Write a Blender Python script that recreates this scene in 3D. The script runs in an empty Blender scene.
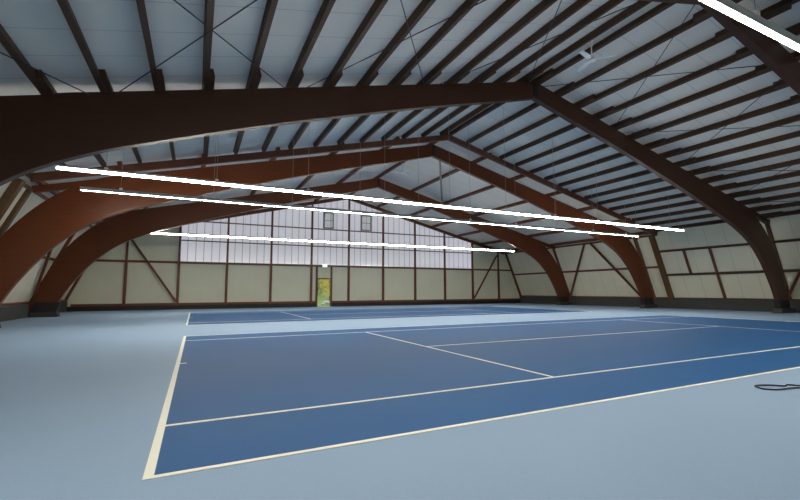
import bpy, bmesh, math, random
from mathutils import Vector, Matrix
random.seed(7)
S = bpy.context.scene
COL = S.collection
RX = 12.7            # ridge line x
ZP = 10.07           # purlin underside at the ridge
SL = 0.247           # roof slope
PH = 0.22            # purlin height
YN, YF = -10.6, 33.0
F0, F1, RAF, F2, F3 = 2.4, 8.95, 15.5, 17.3, 25.6
ORD = ['first', 'second', 'third', 'fourth', 'fifth', 'sixth', 'seventh', 'eighth', 'ninth', 'tenth', 'eleventh',
       'twelfth', 'thirteenth', 'fourteenth', 'fifteenth', 'sixteenth', 'seventeenth']
SIDE = {-1: 'left', 1: 'right'}

# ------------------------------------------------------------------ materials
def nt(name):
    m = bpy.data.materials.new(name); m.use_nodes = True
    return m, m.node_tree.nodes, m.node_tree.links, m.node_tree.nodes['Principled BSDF']

def mat(name, col, rough=0.6, var=0.12, scale=(3, 3, 3), metal=0.0, spec=0.5, bump=0.0, col2=None, detail=4):
    m, N, L, b = nt(name)
    tc = N.new('ShaderNodeTexCoord'); mp = N.new('ShaderNodeMapping'); mp.inputs['Scale'].default_value = scale
    L.new(tc.outputs['Object'], mp.inputs['Vector'])
    n = N.new('ShaderNodeTexNoise'); n.inputs['Scale'].default_value = 1; n.inputs['Detail'].default_value = detail
    L.new(mp.outputs[0], n.inputs['Vector'])
    mix = N.new('ShaderNodeMix'); mix.data_type = 'RGBA'
    c2 = col2 or tuple(c * (1 + var) for c in col)
    c1 = col if col2 else tuple(c * (1 - var) for c in col)
    mix.inputs['A'].default_value = (*c1, 1); mix.inputs['B'].default_value = (*c2, 1)
    L.new(n.outputs['Fac'], mix.inputs['Factor']); L.new(mix.outputs['Result'], b.inputs['Base Color'])
    b.inputs['Roughness'].default_value = rough; b.inputs['Metallic'].default_value = metal
    b.inputs['Specular IOR Level'].default_value = spec
    if bump:
        bp = N.new('ShaderNodeBump'); bp.inputs['Strength'].default_value = bump; bp.inputs['Distance'].default_value = .01
        L.new(n.outputs['Fac'], bp.inputs['Height']); L.new(bp.outputs[0], b.inputs['Normal'])
    return m

def lined(name, col, axis, period, width, dark, rough=0.5, off=0.0, spec=0.5, var=.06, transl=0.0, glow=None):
    """plain sheet with thin regular seams along one object axis"""
    m, N, L, b = nt(name)
    tc = N.new('ShaderNodeTexCoord'); sp = N.new('ShaderNodeSeparateXYZ'); L.new(tc.outputs['Object'], sp.inputs[0])
    def mth(op, a, c):
        q = N.new('ShaderNodeMath'); q.operation = op
        if hasattr(a, 'links'): L.new(a, q.inputs[0])
        else: q.inputs[0].default_value = a
        q.inputs[1].default_value = c
        return q.outputs[0]
    v = mth('ADD', sp.outputs[axis], 1000 * period - off)
    v = mth('DIVIDE', v, period); v = mth('FRACT', v, 0); v = mth('LESS_THAN', v, width / period)
    n = N.new('ShaderNodeTexNoise'); n.inputs['Scale'].default_value = .7; n.inputs['Detail'].default_value = 5
    L.new(tc.outputs['Object'], n.inputs['Vector'])
    m1 = N.new('ShaderNodeMix'); m1.data_type = 'RGBA'
    m1.inputs['A'].default_value = (*[c * (1 - var) for c in col], 1); m1.inputs['B'].default_value = (*[c * (1 + var) for c in col], 1)
    L.new(n.outputs['Fac'], m1.inputs['Factor'])
    m2 = N.new('ShaderNodeMix'); m2.data_type = 'RGBA'
    L.new(v, m2.inputs['Factor']); L.new(m1.outputs['Result'], m2.inputs['A']); m2.inputs['B'].default_value = (*dark, 1)
    L.new(m2.outputs['Result'], b.inputs['Base Color'])
    b.inputs['Roughness'].default_value = rough; b.inputs['Specular IOR Level'].default_value = spec
    if transl:
        t = N.new('ShaderNodeBsdfTranslucent'); L.new(m2.outputs['Result'], t.inputs['Color'])
        ms = N.new('ShaderNodeMixShader'); ms.inputs[0].default_value = transl
        L.new(b.outputs[0], ms.inputs[1]); L.new(t.outputs[0], ms.inputs[2])
        L.new(ms.outputs[0], N['Material Output'].inputs['Surface'])
    return m

def emit(name, col, s):
    m, N, L, b = nt(name)
    b.inputs['Base Color'].default_value = (.9, .9, .9, 1)
    b.inputs['Emission Color'].default_value = (*col, 1); b.inputs['Emission Strength'].default_value = s
    return m

M = {}
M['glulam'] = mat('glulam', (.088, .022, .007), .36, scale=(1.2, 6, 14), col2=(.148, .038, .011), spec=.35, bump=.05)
M['shadedglulam'] = mat('shaded_glulam', (.044, .016, .007), .45, scale=(1.2, 6, 14), col2=(.073, .026, .011), spec=.4, bump=.05)  # same glulam, shade on the two near arches put into its colour
M['timber'] = mat('dark_timber', (.06, .029, .015), .6, scale=(6, 1.2, 8), col2=(.095, .046, .023), spec=.3)
M['redtimber'] = mat('red_timber', (.105, .032, .016), .5, scale=(6, 6, 1.5), col2=(.17, .055, .026), spec=.4)
M['brown'] = mat('brown_timber', (.10, .05, .02), .5, scale=(5, 5, 2), col2=(.17, .085, .034), spec=.4)
M['steel'] = mat('dark_steel', (.03, .03, .032), .45, metal=.6)
M['shoe'] = mat('black_shoe', (.012, .011, .011), .6)
M['plinth'] = mat('grey_concrete', (.045, .045, .042), .85, scale=(4, 4, 4), var=.25, bump=.2)
M['curb'] = mat('dark_curb', (.055, .057, .055), .8, scale=(2, 2, 2), var=.25)
M['grey_tube'] = mat('grey_tube', (.30, .27, .25), .45, metal=.2)
M['ceiling'] = lined('roof_sheet', (.80, .765, .70), 1, 1.05, .02, (.52, .52, .51), rough=.55, spec=.3)
M['sidewall'] = lined('side_wall_sheet', (.82, .78, .62), 1, 1.15, .02, (.5, .5, .44), rough=.55, spec=.3)
M['gable'] = lined('gable_sheet', (.66, .665, .53), 0, .577, .012, (.58, .58, .46), rough=.6, off=-.97, spec=.25)
M['poly'] = lined('translucent_sheet', (.92, .89, .93), 0, .577, .05, (.42, .40, .46), rough=.07, off=-.97, spec=.6, var=.03, transl=.55)
M['housing'] = mat('aluminium', (.55, .55, .52), .4, metal=.3)
M['diffuser'] = emit('lit_diffuser', (1, .95, .82), 78)
M['cable'] = mat('pale_cable', (.45, .42, .38), .5)
M['white'] = mat('white_paint', (.9, .9, .88), .4)
M['line'] = mat('court_line', (.93, .92, .80), .7, var=.05)
M['rod'] = mat('tie_rod', (.02, .022, .026), .5)
M['black_rubber'] = mat('black_rubber', (.012, .013, .018), .55)
M['grey_frame'] = mat('grey_window_frame', (.32, .32, .32), .5)
M['pane'] = mat('pale_pane', (.88, .88, .92), .15, spec=.6)
M['sign'] = emit('lit_sign', (.9, 1, .9), 1.2)
M['grass'] = mat('bank_grass', (.16, .26, .05), .9, scale=(3, 3, 3), col2=(.38, .45, .12))
M['leaf_y'] = mat('yellow_leaf', (.62, .47, .05), .7, scale=(4, 4, 4), col2=(.75, .62, .12))
M['leaf_g'] = mat('green_leaf', (.12, .2, .05), .7, scale=(4, 4, 4), col2=(.3, .36, .12))
M['bark'] = mat('bark', (.12, .09, .06), .9)
M['stone'] = mat('pale_stone', (.6, .57, .52), .9, scale=(3, 3, 3), bump=.4)

def floor_mat(name, a, b2, rough):
    m, N, L, b = nt(name)
    tc = N.new('ShaderNodeTexCoord')
    n = N.new('ShaderNodeTexNoise'); n.inputs['Scale'].default_value = .45; n.inputs['Detail'].default_value = 6
    g = N.new('ShaderNodeTexNoise'); g.inputs['Scale'].default_value = 70; g.inputs['Detail'].default_value = 2
    for q in (n, g): L.new(tc.outputs['Object'], q.inputs['Vector'])
    mix = N.new('ShaderNodeMix'); mix.data_type = 'RGBA'
    mix.inputs['A'].default_value = (*a, 1); mix.inputs['B'].default_value = (*b2, 1)
    L.new(n.outputs['Fac'], mix.inputs['Factor'])
    m2 = N.new('ShaderNodeMix'); m2.data_type = 'RGBA'; m2.blend_type = 'OVERLAY'; m2.inputs['Factor'].default_value = .12
    L.new(mix.outputs['Result'], m2.inputs['A']); L.new(g.outputs['Fac'], m2.inputs['B'])
    L.new(m2.outputs['Result'], b.inputs['Base Color'])
    bp = N.new('ShaderNodeBump'); bp.inputs['Strength'].default_value = .25; bp.inputs['Distance'].default_value = .004
    L.new(g.outputs['Fac'], bp.inputs['Height']); L.new(bp.outputs[0], b.inputs['Normal'])
    b.inputs['Roughness'].default_value = rough; b.inputs['Specular IOR Level'].default_value = .16
    return m
M['floor'] = floor_mat('pale_blue_carpet', (.262, .372, .53), (.297, .412, .575), .65)
M['court'] = floor_mat('blue_court_carpet', (.016, .094, .265), (.021, .112, .295), .62)

def glass():
    m, N, L, b = nt('door_glass')
    t = N.new('ShaderNodeBsdfTransparent'); t.inputs['Color'].default_value = (.93, .95, .93, 1)
    g = N.new('ShaderNodeBsdfGlossy'); g.inputs['Roughness'].default_value = .03
    ms = N.new('ShaderNodeMixShader'); ms.inputs[0].default_value = .06
    L.new(t.outputs[0], ms.inputs[1]); L.new(g.outputs[0], ms.inputs[2]); L.new(ms.outputs[0], N['Material Output'].inputs['Surface'])
    return m
M['glass'] = glass()

# ------------------------------------------------------------------ mesh helpers
def wloc(o):
    p = Vector((0, 0, 0))
    while o: p += o.location; o = o.parent
    return p
class MB:
    def __init__(s): s.v = []; s.f = []
    def add(s, v, f):
        n = len(s.v); s.v += [tuple(q) for q in v]; s.f += [tuple(i + n for i in q) for q in f]
    def box(s, x0, y0, z0, x1, y1, z1):
        s.add([(x, y, z) for x in (x0, x1) for y in (y0, y1) for z in (z0, z1)],
              [(0, 1, 3, 2), (4, 6, 7, 5), (0, 4, 5, 1), (2, 3, 7, 6), (0, 2, 6, 4), (1, 5, 7, 3)])
    def bar(s, a, b, w, h, up=(0, 0, 1)):
        """box beam a->b; h along up (made square to the beam), w across"""
        a = Vector(a); b = Vector(b); d = (b - a).normalized(); u = Vector(up); u = (u - d * u.dot(d)).normalized(); r = d.cross(u)
        v = [p + r * (i * w / 2) + u * (j * h / 2) for p in (a, b) for i in (-1, 1) for j in (-1, 1)]
        s.add(v, [(0, 1, 3, 2), (4, 6, 7, 5), (0, 4, 5, 1), (2, 3, 7, 6), (0, 2, 6, 4), (1, 5, 7, 3)])
    def tube(s, pts, r, n=8, closed=False):
        pts = [Vector(p) for p in pts]; rings = []
        for i, p in enumerate(pts):
            d = (pts[min(i + 1, len(pts) - 1)] - pts[max(i - 1, 0)]).normalized()
            u = d.cross(Vector((0, 0, 1)))
            if u.length < 1e-3: u = d.cross(Vector((0, 1, 0)))
            u.normalize(); w = d.cross(u)
            rr = r[i] if isinstance(r, (list, tuple)) else r
            rings.append([p + u * math.cos(2 * math.pi * k / n) * rr + w * math.sin(2 * math.pi * k / n) * rr for k in range(n)])
        v = [q for g in rings for q in g]; f = []
        for i in range(len(rings) - 1):
            for k in range(n):
                f.append((i * n + k, i * n + (k + 1) % n, (i + 1) * n + (k + 1) % n, (i + 1) * n + k))
        f.append(tuple(range(n))[::-1]); f.append(tuple((len(rings) - 1) * n + k for k in range(n)))
        s.add(v, f)
    def prism(s, poly, y0, y1):
        """polygon in x,z extruded along y"""
        n = len(poly); v = [(x, y0, z) for x, z in poly] + [(x, y1, z) for x, z in poly]
        s.add(v, [tuple(range(n)), tuple(range(2 * n - 1, n - 1, -1))] + [(i, i + n, (i + 1) % n + n, (i + 1) % n) for i in range(n)])
    def build(s, name, m, parent=None, smooth=False, bevel=0, origin=None):
        me = bpy.data.meshes.new(name)
        o = Vector(origin) if origin else Vector((0, 0, 0))
        me.from_pydata([tuple(Vector(q) - o) for q in s.v], [], s.f)
        bm = bmesh.new(); bm.from_mesh(me); bmesh.ops.recalc_face_normals(bm, faces=bm.faces); bm.to_mesh(me); bm.free()
        me.materials.append(m)
        if smooth:
            me.shade_smooth()
            try: me.set_sharp_from_angle(angle=math.radians(35))
            except Exception: pass
        ob = bpy.data.objects.new(name, me); COL.objects.link(ob); ob.location = o
        if parent: ob.parent = parent; ob.location = o - wloc(parent)
        if bevel:
            b = ob.modifiers.new('bevel', 'BEVEL'); b.width = bevel; b.segments = 2; b.limit_method = 'ANGLE'
        return ob

def tag(o, label, cat, group=None, kind=None):
    o['label'] = label; o['category'] = cat
    if group: o['group'] = group
    if kind: o['kind'] = kind
    return o
def struct(o, label=None, cat=None):
    o['kind'] = 'structure'
    if label: o['label'] = label; o['category'] = cat
    return o
def empty(name, loc=(0, 0, 0)):
    e = bpy.data.objects.new(name, None); COL.objects.link(e); e.location = loc; e.empty_display_size = .3
    return e
def mid(a, b): return tuple((p + q) / 2 for p, q in zip(a, b))

# roof / wall reference surfaces
def zr(o, dz=0): return ZP + dz - SL * o                      # purlin underside at offset o from the ridge
def wo(z, inset=0): return 20.6 - .42 * (z - .75) - inset     # side wall inner face offset at height z
def W(side, y, z, inset=0): return (RX + side * wo(z, inset), y, z)
WN = {s: Vector((-s * 1, 0, -.42)).normalized() for s in (-1, 1)}

# ------------------------------------------------------------------ floor and courts
b = MB(); b.box(-9.5, YN - .3, -.2, 35, YF + .12, 0)
struct(b.build('floor', M['floor']), 'pale blue granular carpet floor around the courts', 'floor')

def court(y0, label, tilt):
    L, Wd, s1, s2 = 23.77, 10.97, 1.35, 9.60
    e = empty('tennis_court', (0, y0, 0))
    tag(e, label, 'tennis court', 'blue courts')
    X0 = lambda y: tilt * y / Wd
    Z = [.004]
    def quad(name, p, m, dz):
        q = MB(); n = len(p)
        q.add([(x, y + y0, .0) for x, y in p] + [(x, y + y0, dz) for x, y in p],
              [tuple(range(n))[::-1], tuple(range(n, 2 * n))] + [(i, (i + 1) % n, (i + 1) % n + n, i + n) for i in range(n)])
        return q.build(name, m, e)
    quad('playing_surface', [(X0(0), 0), (L, 0), (L, Wd), (X0(Wd), Wd)], M['court'], .002)
    w = .055
    def hline(name, y, x0, x1): quad(name, [(x0, y - w / 2), (x1, y - w / 2), (x1, y + w / 2), (x0, y + w / 2)], M['line'], .0042)
    def vline(name, x, ya, yb, ww, xx=None):
        xb = x if xx is None else xx
        quad(name, [(x, ya), (x + ww, ya), (xb + ww, yb), (xb, yb)], M['line'], .0045)
    vline('baseline', X0(0), 0, Wd, .072, X0(Wd)); vline('baseline', L - .1, 0, Wd, .1)
    hline('doubles_sideline', w / 2, .06, L); hline('doubles_sideline', Wd - w / 2, .08, L)
    hline('singles_sideline', s1, .06, L); hline('singles_sideline', s2, .08, L)
    vline('service_line', 5.485 - w / 2, s1, s2, w); vline('service_line', 18.285 - w / 2, s1, s2, w)
    hline('centre_service_line', Wd / 2, 5.485, 18.285)
    quad('centre_mark', [(.08, Wd / 2 - .03), (.2, Wd / 2 - .03), (.2, Wd / 2 + .03), (.08, Wd / 2 + .03)], M['line'], .0042)
    quad('centre_mark', [(L - .25, Wd / 2 - .03), (L - .1, Wd / 2 - .03), (L - .1, Wd / 2 + .03), (L - .25, Wd / 2 + .03)], M['line'], .0042)
court(0, 'nearer dark blue tennis court with cream lines and no net', .03)
court(15.65, 'farther dark blue tennis court just in front of the end wall', .0)

# ------------------------------------------------------------------ shell
TOPo = 18.52
zc = lambda o: zr(o, PH)
b = MB()
for s in (-1, 1):
    v = [(RX + s * o, y, zc(o) + t) for o in (0, 18.9) for y in (YN - .2, YF + .15) for t in (0, .1)]
    b.add(v, [(0, 1, 3, 2), (4, 6, 7, 5), (0, 4, 5, 1), (2, 3, 7, 6), (0, 2, 6, 4), (1, 5, 7, 3)])
struct(b.build('ceiling', M['ceiling']), 'grey-white sheet roof lining between the dark purlins', 'ceiling')

for s in (-1, 1):
    b = MB(); zt = zc(TOPo) + .08
    v = []
    for z in (.6, zt):
        for y in (YN - .1, YF + .1):
            for t in (0, -.12): v.append(W(s, y, z, t))
    b.add(v, [(0, 1, 3, 2), (4, 6, 7, 5), (0, 4, 5, 1), (2, 3, 7, 6), (0, 2, 6, 4), (1, 5, 7, 3)])
    struct(b.build('wall_' + SIDE[s], M['sidewall']), 'cream sheet wall leaning inwards along the %s side' % SIDE[s], 'wall')
    b = MB(); x0, x1 = RX + s * 20.42, RX + s * 20.85
    b.box(min(x0, x1), YN, 0, max(x0, x1), YF, .72)
    struct(b.build('baseboard_' + SIDE[s], M['curb'], bevel=.02), 'dark grey low kerb along the %s wall' % SIDE[s], 'kerb')

# end wall pieces (far gable)
ZG = 3.62; PXL, PXR = -.97, 26.65
DX0, DX1, DZ = 10.0, 11.2, 2.42
b = MB()
def gp(poly): b.prism(poly, YF, YF + .1)
lo = lambda z: RX - wo(z, -.05); hi = lambda z: RX + wo(z, -.05)
gp([(lo(0), 0), (DX0, 0), (DX0, ZG), (lo(ZG), ZG)])
gp([(DX0, DZ), (DX1, DZ), (DX1, ZG), (DX0, ZG)])
gp([(DX1, 0), (hi(0), 0), (hi(ZG), ZG), (DX1, ZG)])
ze = zc(TOPo)
gp([(lo(ZG), ZG), (PXL, ZG), (PXL, zc(RX - PXL)), (RX - TOPo, ze)])
gp([(PXR, ZG), (hi(ZG), ZG), (RX + TOPo, ze), (PXR, zc(PXR - RX))])
struct(b.build('wall_far', M['gable']), 'cream lower sheets of the end wall', 'wall')
b = MB(); b.prism([(PXL, ZG), (PXR, ZG), (PXR, zc(PXR - RX)), (RX, zc(0)), (PXL, zc(RX - PXL))], YF + .02, YF + .06)
struct(b.build('window_1', M['poly']), 'lilac-white translucent ribbed sheet filling the upper end wall', 'window')
b = MB(); b.prism([(lo(0), 0), (hi(0), 0), (hi(ze), ze), (RX, zc(0)), (lo(ze), ze)], YN - .2, YN - .1)
struct(b.build('wall_near', M['gable']))
b = MB(); b.box(-7.7, YF - .13, 0, DX0 - .14, YF, .33); b.box(DX1 + .05, YF - .13, 0, 33.1, YF, .33)
struct(b.build('baseboard_far', M['shoe']), 'dark skirting along the foot of the end wall', 'skirting')

# ------------------------------------------------------------------ arched glulam frames
OUT = [(0, 10.07), (4, zr(4)), (8, zr(8)), (12, zr(12)), (14.5, zr(14.5)), (15.7, zr(15.7) - .02), (16.7, 5.66), (17.7, 4.82), (18.6, 3.65), (19.25, 2.3), (19.65, 1.2), (19.85, .38)]
INN = [(0, 9.35), (2, 8.80), (5, 8.0), (8.4, 7.0), (11, 6.18), (13.3, 5.38), (14.7, 4.86), (16.1, 4.1), (17.2, 3.05), (18.05, 1.8), (18.5, .9), (18.72, .3)]
def crom(P, n):
    P = [Vector((a, c)) for a, c in P]; out = []
    for i in range(len(P) - 1):
        p0 = P[max(i - 1, 0)]; p1 = P[i]; p2 = P[i + 1]; p3 = P[min(i + 2, len(P) - 1)]
        if i == 0: p0 = p1 * 2 - p2
        for k in range(n):
            t = k / n
            out.append(.5 * ((2 * p1) + (p2 - p0) * t + (2 * p0 - 5 * p1 + 4 * p2 - p3) * t * t + (3 * p1 - p0 - 3 * p2 + p3) * t ** 3))
    out.append(P[-1]); return out
def arch(y, label, wood='glulam', spread=0.0):
    e = empty('arched_frame', (RX, y, 0)); tag(e, label, 'arched frame', 'curved timber frames of the hall')
    O, I = crom(OUT, 6), crom(INN, 6); T = .115
    for s in (-1, 1):
        sp = spread if s < 0 else 0.0
        b = MB(); n = len(O); v = []
        for o_, i_ in zip(O, I):
            for q, w in ((o_, .8), (i_, 1)):
                for t in (-T, T): v.append((RX + s * (q.x + w * sp * (q.x / 18) ** 2.5), y + t, q.y))
        f = []
        for k in range(n - 1):
            a = 4 * k; c = a + 4
            f += [(a, a + 1, c + 1, c), (a + 2, c + 2, c + 3, a + 3), (a, c, c + 2, a + 2), (a + 1, a + 3, c + 3, c + 1)]
        f += [(0, 2, 3, 1), (4 * n - 4, 4 * n - 3, 4 * n - 1, 4 * n - 2)]
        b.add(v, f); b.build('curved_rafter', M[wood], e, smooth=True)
        b = MB(); b.prism([(RX + s * (sp + q), z) for q, z in ((18.62, .26), (19.75, .26), (19.6, .8), (18.5, .8))], y - .15, y + .15)
        b.build('foot_shoe', M['shoe'], e, bevel=.015)
        b = MB(); b.prism([(RX + s * q, z) for q, z in ((18.5 + sp, 0), (20.1 + .5 * sp, 0), (20.1 + .5 * sp, .28), (18.58 + sp, .28))], y - .24, y + .24)
        b.build('foot_plinth', M['plinth'], e, bevel=.03)
        b = MB(); b.bar((RX + s * 15.2, y, zr(15.2, -.13)), (RX + s * 18.35, y, zr(18.35, -.13)), .2, .26); b.build('eave_arm', M[wood], e)
    b = MB(); b.box(RX - .11, y - .14, 9.42, RX + .11, y + .14, 9.98); b.build('ridge_plate', M['shoe'], e, bevel=.01)
arch(F0, 'shaded arched timber frame nearest the viewer, mostly cut off beside the overhead light', 'shadedglulam')
arch(F1, 'shaded brown arched timber frame, the nearest one seen spanning the whole hall', 'shadedglulam', .25)
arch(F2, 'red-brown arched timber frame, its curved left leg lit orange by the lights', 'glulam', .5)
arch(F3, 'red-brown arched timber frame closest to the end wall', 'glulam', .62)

# slim portal where the denser roof ends
e = empty('slim_portal', (RX, RAF, 0)); tag(e, 'slim brown rafter with slanting wall posts, just in front of the orange-lit arch', 'roof frame')
for s in (-1, 1):
    b = MB(); b.bar((RX, RAF, zr(0, -.15)), (RX + s * 17.95, RAF, zr(17.95, -.15)), .16, .29); b.build('rafter', M['redtimber'], e)
    b = MB(); b.bar(W(s, RAF + .7, .62, .16), W(s, RAF + .7, 5.55, .16), .34, .26, WN[s]); b.build('post', M['brown'], e, bevel=.01)

# far gable rafter
e = empty('gable_rafter', (RX, YF, 0)); tag(e, 'thin brown rafter framing the top of the end wall', 'rafter')
for s in (-1, 1):
    b = MB(); b.bar((RX, YF - .1, zr(0, -.04)), (RX + s * 18.3, YF - .1, zr(18.3, -.04)), .14, .3); b.build('half_rafter', M['redtimber'], e)

# ------------------------------------------------------------------ purlins
PW = .13
def purlin(s, o, y0, y1, label, group, m='timber', h=PH, w=PW, dx=.16):
    x = RX + s * o - dx; z = zr(abs(x - RX)) + h / 2
    b = MB(); b.bar((x, y0, z), (x, y1, z), w, h, (s * SL, 0, 1))
    tag(b.build('roof_purlin', M[m], origin=(x, (y0 + y1) / 2, z)), label, 'purlin', group)
for s in (-1, 1):
    for k in range(16):
        o = .42 + 1.18 * k; nm = ORD[k]
        base = 'dark purlin %s from the ridge on the %s slope ' % (nm, SIDE[s])
        purlin(s, o, F0 - .9, F1 + .9, base + 'before the nearest full arch', 'close-set purlins before the nearest arch')
        purlin(s, o - PW, F1 - .95, RAF + .1, base + 'behind the nearest full arch', 'close-set purlins behind the nearest arch')
        if s == 1 and 0 < k < 12:
            purlin(s, o - PW, F0 - 6.4, F0 + .95, base + 'in the bay above the camera', 'close-set purlins in the bay overhead')
FO = [.0, 3.05, 6.1, 9.2, 12.3, 15.3, 18.1]
for i, o in enumerate(FO):
    for s in ((1,) if i == 0 else (-1, 1)):
        base = 'brown far purlin along the ridge' if i == 0 else 'brown far purlin %s from the ridge on the %s slope' % (ORD[i - 1], SIDE[s])
        purlin(s, o, RAF + .15, F3, base + ', before the last arch', 'widely spaced purlins of the far roof', 'redtimber', PH, .15, 0)
        purlin(s, o, F3, YF - .05, base + ', behind the last arch', 'widely spaced purlins at the end wall', 'redtimber', PH, .15, 0)

# slanting steel brace under the far roof
b = MB(); b.tube([(13.3, F2 + .2, zr(.6, -.06)), (18.1, F3 - .6, zr(5.4, -.06))], .07, 10)
tag(b.build('roof_brace', M['grey_tube'], smooth=True), 'pale grey tube bracing the far roof diagonally right of the ridge', 'roof brace')

# thin cross rods below the near roof
nodes = [.15, 4.85, 9.7, 14.55, 18.2]
for s in (-1, 1):
    for i in range(4):
        a, c = nodes[i] + .2 * (i > 0), nodes[i + 1] + .2
        for (oa, ya, ob, yb, w) in ((a + .25, F1 - .12, c - .2, F0 + .12, 'ridge end'), (c - .3, F1 - .12, a + .2, F0 + .12, 'eave end')):
            b = MB(); p = (RX + s * oa, ya, zr(oa, -.04)); q = (RX + s * ob, yb, zr(ob, -.04))
            b.tube([p, q], .014, 6)
            if w == 'ridge end': t = 'with its upper end at the nearest full arch'
            else: t = 'with its lower end at the nearest full arch'
            tag(b.build('tie_rod', M['rod']), 'thin tie rod of the %s cross from the ridge, %s slope, %s' % (ORD[i], SIDE[s], t.replace('with its ', '').replace(' at the nearest full arch', ' at arch')), 'tie rod', 'crossing rods under the roof')

# ------------------------------------------------------------------ side wall timbers
def post(s, y, z0, z1, label, m='redtimber', w=.17):
    b = MB(); b.bar(W(s, y, z0, .08), W(s, y, z1, .08), w, .15, WN[s])
    tag(b.build('timber_post', M[m]), label, 'post', 'slanting posts of the side walls')
def girt(s, y0, y1, z, label, m='redtimber', h=.13):
    b = MB(); b.bar(W(s, y0, z, .07), W(s, y1, z, .07), .13, h, WN[s].cross(Vector((0, 1, 0))))
    tag(b.build('timber_girt', M[m]), label, 'wall rail', 'rails of the side walls')
def brace(s, y0, z0, y1, z1, label):
    b = MB(); b.bar(W(s, y0, z0, .16), W(s, y1, z1, .16), .15, .1, WN[s])
    tag(b.build('timber_brace', M['redtimber']), label, 'brace', 'diagonal braces of the side walls')
for s in (-1, 1):
    sd = SIDE[s]
    post(s, F2 + .3, .7, 5.55, 'slanting brown post on the %s wall beside the orange-lit arch' % sd, 'brown' if s < 0 else 'redtimber', .22)
    post(s, F3 + .4, .7, 5.55, 'slanting brown post on the %s wall beside the last arch' % sd)
    post(s, YF - .12, .35, 5.6, 'slanting corner post where the %s wall meets the end wall' % sd, 'redtimber', .2)
    girt(s, RAF + .9, F3 - .1, 3.15, 'brown rail across the %s wall between the two farthest arches' % sd)
    girt(s, F3 - .1, YF - .1, 3.15, 'brown rail across the %s wall between last arch and end wall' % sd)
    girt(s, RAF + .9, YF - .1, .76, 'low brown rail on the kerb along the %s wall, far half' % sd)
    girt(s, RAF + .7, YF - .1, 5.5, 'brown eaves rail at the top of the %s wall, far half' % sd)
    brace(s, 22.3, 5.5, F3 + .3, .72, 'slanting brace on the %s wall, falling towards the last arch' % sd)
    brace(s, 21.7, 5.5, F2 + 1.2, .72, 'slanting brace on the %s wall, falling towards the orange-lit arch' % sd)
s = 1
post(s, F1 + .15, .7, 5.5, 'slanting dark post on the right wall beside the nearest full arch', 'timber')
post(s, 12.6, .7, 4.28, 'slanting brown post in the middle of the right wall, kerb to upper rail', 'redtimber', .12)
post(s, 14.3, 2.53, 4.28, 'short slanting post between the two rails on the right wall', 'redtimber', .12)
girt(s, 3.0, RAF + .5, 4.28, 'upper brown rail on the right wall beside the nearest full arch', 'timber')
girt(s, 3.0, RAF + .5, 2.53, 'middle brown rail on the right wall beside the nearest full arch', 'timber')
girt(s, 3.0, RAF + .5, .76, 'low brown rail on the kerb of the right wall, near half', 'timber', .08)
brace(s, F1 + .3, .72, 6.4, 5.3, 'diagonal brace at the right picture edge, rising from the nearest full arch foot')

# ------------------------------------------------------------------ end wall timbers
GX = [RX + .2 + 3.455 * k for k in range(-5, 6)]
for k, x in enumerate(GX):
    o = abs(x - RX); zt = zr(o, -.1)
    if k in (0, 10): zt = min(zt, 5.9)
    zs = zt
    b = MB(); b.box(x - .09, YF - .16, .3, x + .09, YF, ZG + .08); b.box(x - .075, YF - .14, ZG + .08, x + .075, YF + .01, zs)
    tag(b.build('timber_post', M['redtimber']), 'upright brown post on the end wall, %s from the left corner' % ORD[k], 'post', 'upright posts of the end wall')
def egirt(z, x0, x1, h, label):
    b = MB(); b.box(x0, YF - .1, z - h / 2, x1, YF + .01, z + h / 2)
    tag(b.build('timber_girt', M['redtimber']), label, 'wall rail', 'rails of the end wall')
egirt(3.62, RX - wo(3.6, .1), RX + wo(3.6, .1), .17, 'main brown rail across the end wall above the doorway')
egirt(5.36, PXL, PXR, .085, 'thin rail across the translucent sheets behind the far light')
egirt(6.93, PXL + .3, PXR - .5, .085, 'thin upper rail across the translucent sheets under the two windows')
b = MB(); b.box(-7.5, YF - .15, .33, DX0 - .15, YF, .5); tag(b.build('timber_girt', M['redtimber']), 'brown sill rail at the foot of the end wall, left of the doorway', 'wall rail', 'rails of the end wall')
b = MB(); b.box(DX1 + .12, YF - .15, .33, 33, YF, .5); tag(b.build('timber_girt', M['redtimber']), 'brown sill rail at the foot of the end wall, right of the doorway', 'wall rail', 'rails of the end wall')
for s in (-1, 1):
    xa = RX + .2 + s * 17.0; xb = RX + .2 + s * 13.9
    b = MB(); b.bar((xa, YF - .2, 5.2), (xb, YF - .2, .6), .15, .08, (0, 1, 0))
    tag(b.build('timber_brace', M['redtimber']), 'diagonal brown brace in the %s end panel of the end wall' % SIDE[s], 'brace', 'diagonal braces of the end wall')

# doorway
d = empty('door_1', (10.6, YF, 0)); struct(d, 'brown framed glazed doorway in the end wall with yellow foliage outside', 'door')
b = MB()
b.box(DX0 - .13, YF - .17, 0, DX0, YF + .1, ZG - .08); b.box(DX1, YF - .17, 0, DX1 + .13, YF + .1, ZG - .08)
b.box(DX0, YF - .17, DZ, DX1, YF + .1, DZ + .1)
struct(b.build('door_frame', M['redtimber'], d))
b = MB(); b.box(DX0, YF + .03, 0.02, DX1, YF + .045, DZ); struct(b.build('glass_pane', M['glass'], d))
b = MB(); b.box(DX0 + .14, YF + .015, 1.02, DX0 + .3, YF + .03, 1.06); struct(b.build('door_handle', M['steel'], d))
b = MB(); b.box(DX0, YF - .1, 0, DX1, YF + .1, .02); struct(b.build('threshold', M['white'], d))

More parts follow.
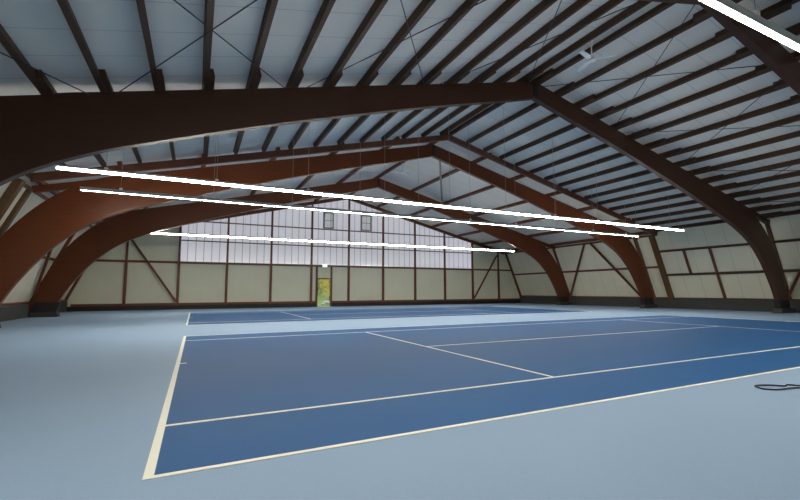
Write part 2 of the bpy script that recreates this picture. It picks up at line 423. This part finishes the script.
# two small windows in the upper end wall
for n, (x0, x1, lab) in enumerate([(10.45, 11.45, 'left'), (14.1, 15.15, 'right')]):
    w = empty('window_%d' % (n + 2), (x0, YF, 7.0)); struct(w, 'small grey framed casement in the upper end wall, %s of the middle post' % lab, 'window')
    z0, z1 = 7.02, 8.52; b = MB(); t = .11
    b.box(x0, YF - .06, z0, x0 + t, YF + .02, z1); b.box(x1 - t, YF - .06, z0, x1, YF + .02, z1)
    b.box(x0, YF - .06, z0, x1, YF + .02, z0 + t); b.box(x0, YF - .06, z1 - t, x1, YF + .02, z1)
    zm = (z0 + z1) / 2; b.box(x0, YF - .05, zm - .03, x1, YF + .02, zm + .03)
    struct(b.build('window_frame', M['grey_frame'], w))
    b = MB(); b.box(x0 + t, YF - .02, z0 + t, x1 - t, YF + .015, z1 - t); struct(b.build('glass_pane', M['glass'], w))

# exit sign
e = empty('exit_sign', (10.62, YF - .2, 3.55)); tag(e, 'small lit white emergency sign above the doorway', 'sign')
b = MB(); b.box(10.4, YF - .2, 3.5, 10.84, YF - .1, 3.74); b.build('sign_case', M['white'], e, bevel=.01)
b = MB(); b.box(10.42, YF - .215, 3.52, 10.82, YF - .199, 3.72); b.build('lit_panel', M['sign'], e)

# ------------------------------------------------------------------ linear lights
LX0, LX1, LZ = -3.5, 26.8, 5.0
def roof_z(x): return zr(abs(x - RX))
def linear_light(y, facing, label, LX0=-3.5, LX1=26.8):
    """facing: +1 the lit face leans towards +y"""
    e = empty('linear_light', (RX, y, LZ)); tag(e, label, 'light', 'long suspended lights')
    a = math.radians(14) * facing
    def P(u, v): return (y + u * math.cos(a) - v * math.sin(a), LZ + u * math.sin(a) + v * math.cos(a))
    def ext(name, prof, m, x0, x1, smooth=False):
        b = MB(); q = [P(*c) for c in prof]; n = len(q)
        b.add([(x0, *c) for c in q] + [(x1, *c) for c in q], [tuple(range(n)), tuple(range(2 * n - 1, n - 1, -1))] + [(i, i + n, (i + 1) % n + n, (i + 1) % n) for i in range(n)])
        return b.build(name, m, e, smooth=smooth)
    hw = .055
    ext('housing', [(-hw - .012, -.005), (hw + .012, -.005), (hw + .012, .03), (.035, .08), (-.035, .08), (-hw - .012, .03)], M['housing'], LX0, LX1)
    bx = -facing * (hw + .006)
    ext('rear_lip', [(bx - .004, -.036), (bx + .004, -.036), (bx + .004, -.004), (bx - .004, -.004)], M['housing'], LX0, LX1)
    arc = [(-hw * math.cos(t), -.006 - .05 * math.sin(t)) for t in [math.pi * i / 10 for i in range(11)]]
    ext('diffuser', arc, M['diffuser'], LX0 + .02, LX1 - .02, True)
    for sx in (LX0, LX1): ext('end_cap', [(-hw - .015, -.058), (hw + .015, -.058), (hw + .015, .035), (.04, .085), (-.04, .085), (-hw - .015, .035)], M['housing'], sx - .012, sx + .012)
    n = 10
    for i in range(n):
        x = LX0 + 1.2 + (LX1 - LX0 - 2.4) * i / (n - 1)
        b = MB(); yy = P(0, .08)
        b.tube([(x, yy[0], yy[1]), (x, yy[0], roof_z(x) + PH + .01)], 0.006, 6)
        c = b.build('suspension_cable', M['cable'], e)
        b = MB(); b.box(x - .05, yy[0] - .03, yy[1] - .01, x + .05, yy[0] + .03, yy[1] + .07); b.build('cable_clip', M['white'], c)
linear_light(-1.0, 1, 'long white light overhead at the near edge of the nearer court, upper right')
linear_light(11.42, -1, 'brightest long light hanging above the far side of the nearer court')
linear_light(14.3, 1, 'thin long light seen from behind, hanging just beyond the brightest one')
linear_light(26.2, -1, 'long light hanging in front of the translucent end wall', -4.35, 26.55)

# ------------------------------------------------------------------ ceiling fans
def fan(x, y, zh, label, rot):
    e = empty('ceiling_fan', (x, y, zh)); tag(e, label, 'ceiling fan', 'white ceiling fans along the ridge')
    b = MB(); zt = roof_z(x) + .1
    b.tube([(x, y, zh + .06), (x, y, zt - .12)], .022, 10); b.build('rod', M['white'], e, smooth=True)
    b = MB(); b.tube([(x, y, zt - .2), (x, y, zt - .12), (x, y, zt - .03), (x, y, zt)], [.03, .07, .085, .085], 14); b.build('canopy', M['white'], e, smooth=True)
    b = MB(); b.tube([(x, y, zh - .07), (x, y, zh - .05), (x, y, zh + .04), (x, y, zh + .09)], [.08, .13, .13, .05], 16); b.build('motor', M['white'], e, smooth=True)
    for k in range(3):
        a = rot + k * 2 * math.pi / 3; c, s_ = math.cos(a), math.sin(a)
        b = MB(); v = []
        for r_, w in ((.1, .03), (.2, .05), (.3, .085), (.76, .075), (.8, .05)):
            for g, t in ((-w, -.012), (w, .012)):
                for dz in (-.006, .006): v.append((x + c * r_ - s_ * g, y + s_ * r_ + c * g, zh + t * w / .07 + dz))
        f = []
        for i in range(4):
            q = 4 * i; f += [(q, q + 4, q + 6, q + 2), (q + 1, q + 3, q + 7, q + 5), (q, q + 1, q + 5, q + 4), (q + 2, q + 6, q + 7, q + 3)]
        f += [(0, 2, 3, 1), (16, 17, 19, 18)]
        b.add(v, f); b.build('blade', M['white'], e)
fan(12.5, 5.9, 9.45, 'white three-bladed ceiling fan hanging from the ridge, the nearer and clearer one', math.radians(-46))
fan(12.75, 21.4, 9.45, 'tiny white ceiling fan far off under the ridge, beyond the orange-lit arch', math.radians(40))

# ------------------------------------------------------------------ black cable loop on the floor
pts = [(9.2, -1.4), (8.6, -1.15), (8.07, -.87), (7.94, -.76), (7.83, -.72), (7.67, -.70), (7.5, -.67), (7.41, -.59), (7.42, -.52), (7.48, -.45), (7.54, -.42), (7.63, -.43), (7.74, -.48), (7.80, -.52), (7.86, -.59), (7.93, -.66), (7.98, -.74), (8.08, -.80), (8.25, -.86), (8.7, -.95), (9.3, -1.0)]
P3 = crom(pts, 5)
b = MB(); b.tube([(q.x, q.y, .016 + (.02 if 72 < i < 92 else 0)) for i, q in enumerate(P3)], .011, 8)
tag(b.build('cable', M['black_rubber'], smooth=True), 'thin black cable lying in a loop on the pale blue floor', 'cable')

# ------------------------------------------------------------------ outside the doorway
b = MB(); nx, ny = 14, 10; v = []
for i in range(nx + 1):
    for j in range(ny + 1):
        x = -4 + 30 * i / nx; y = YF + .2 + 22 * j / ny; t = max(0, (y - YF - 2.5) / 14)
        v.append((x, y, -.06 + 2.6 * t + .12 * math.sin(x * 1.7 + y) * min(1, t * 3)))
b.add(v, [(i * (ny + 1) + j, (i + 1) * (ny + 1) + j, (i + 1) * (ny + 1) + j + 1, i * (ny + 1) + j + 1) for i in range(nx) for j in range(ny)])
tag(b.build('grass_bank', M['grass'], smooth=True), 'sunlit grassy bank outside the doorway', 'grass', kind='stuff')
def shrub(x, y, z, r, h, m, label, n):
    e = empty('shrub', (x, y, z)); tag(e, label, 'shrub')
    b = MB(); b.tube([(x, y, z - .1), (x + .05, y, z + h * .4), (x - .05, y, z + h * .75)], [.08, .06, .03], 8); b.build('stem', M['bark'], e)
    b = MB()
    for _ in range(n):
        th = random.uniform(0, 6.28); ph = math.acos(random.uniform(-1, 1)); q = random.random() ** .4
        c = Vector((x + r * q * math.sin(ph) * math.cos(th), y + r * q * math.sin(ph) * math.sin(th), z + h * .6 + h * .45 * q * math.cos(ph)))
        u = Vector((random.gauss(0, 1), random.gauss(0, 1), random.gauss(0, 1))).normalized(); w = u.orthogonal().normalized(); l = random.uniform(.08, .15)
        b.add([c - u * l, c + w * l * .5, c + u * l, c - w * l * .5], [(0, 1, 2, 3)])
    b.build('foliage', m, e)
shrub(12.75, 38.5, .35, 1.1, 3.2, M['leaf_y'], 'yellow-leaved shrub seen through the doorway', 900)
shrub(11.95, 40.2, .5, 1.0, 2.9, M['leaf_g'], 'dull green shrub seen through the left of the doorway', 700)
for (x, y, z, r, lab) in ((11.85, 36.6, .2, .32, 'pale boulder on the grass outside the doorway, the larger'), (11.35, 35.8, .1, .17, 'small pale stone on the grass outside the doorway')):
    bm = bmesh.new(); bmesh.ops.create_icosphere(bm, subdivisions=3, radius=r)
    for q in bm.verts:
        k = 1 + .16 * math.sin(q.co.x * 9 / r * .3 + 1) + .13 * math.sin(q.co.y * 11 / r * .3) + .1 * math.sin(q.co.z * 13 / r * .3)
        q.co = Vector((q.co.x * k * 1.2, q.co.y * k, q.co.z * k * .7))
    me = bpy.data.meshes.new('boulder'); bm.to_mesh(me); bm.free(); me.materials.append(M['stone'])
    o = bpy.data.objects.new('boulder', me); COL.objects.link(o); o.location = (x, y, z); tag(o, lab, 'boulder')

# ------------------------------------------------------------------ daylight outside
w = bpy.data.worlds.new('sky'); S.world = w; w.use_nodes = True
N = w.node_tree.nodes; L = w.node_tree.links; bg = N['Background']
sky = N.new('ShaderNodeTexSky'); sky.sky_type = 'HOSEK_WILKIE'; sky.turbidity = 6; sky.sun_direction = Vector((.3, .5, .8)).normalized()
mx = N.new('ShaderNodeMix'); mx.data_type = 'RGBA'; mx.inputs['Factor'].default_value = .6
mx.inputs['B'].default_value = (.85, .88, .95, 1); L.new(sky.outputs[0], mx.inputs['A']); L.new(mx.outputs['Result'], bg.inputs['Color'])
bg.inputs['Strength'].default_value = 3.0

# ------------------------------------------------------------------ camera (fitted to the court lines)
yaw, pit, rol = .45340227, .0973783579, -.00248598
C = Vector((.29452, -3.7099128, 1.37500273))
Fw = Vector((math.sin(yaw) * math.cos(pit), math.cos(yaw) * math.cos(pit), math.sin(pit)))
R0 = Vector((math.cos(yaw), -math.sin(yaw), 0)); U0 = R0.cross(Fw)
R = R0 * math.cos(rol) + U0 * math.sin(rol); U = -R0 * math.sin(rol) + U0 * math.cos(rol)
cam = bpy.data.cameras.new('camera'); co = bpy.data.objects.new('camera', cam); COL.objects.link(co)
cam.sensor_fit = 'HORIZONTAL'; cam.sensor_width = 36; cam.lens = 418.425 / 800 * 36; cam.clip_start = .05
mw = Matrix((R, U, -Fw)).transposed().to_4x4(); mw.translation = C; co.matrix_world = mw
S.camera = co
S.view_settings.view_transform = 'Standard'; S.view_settings.look = 'None'; S.view_settings.exposure = 0
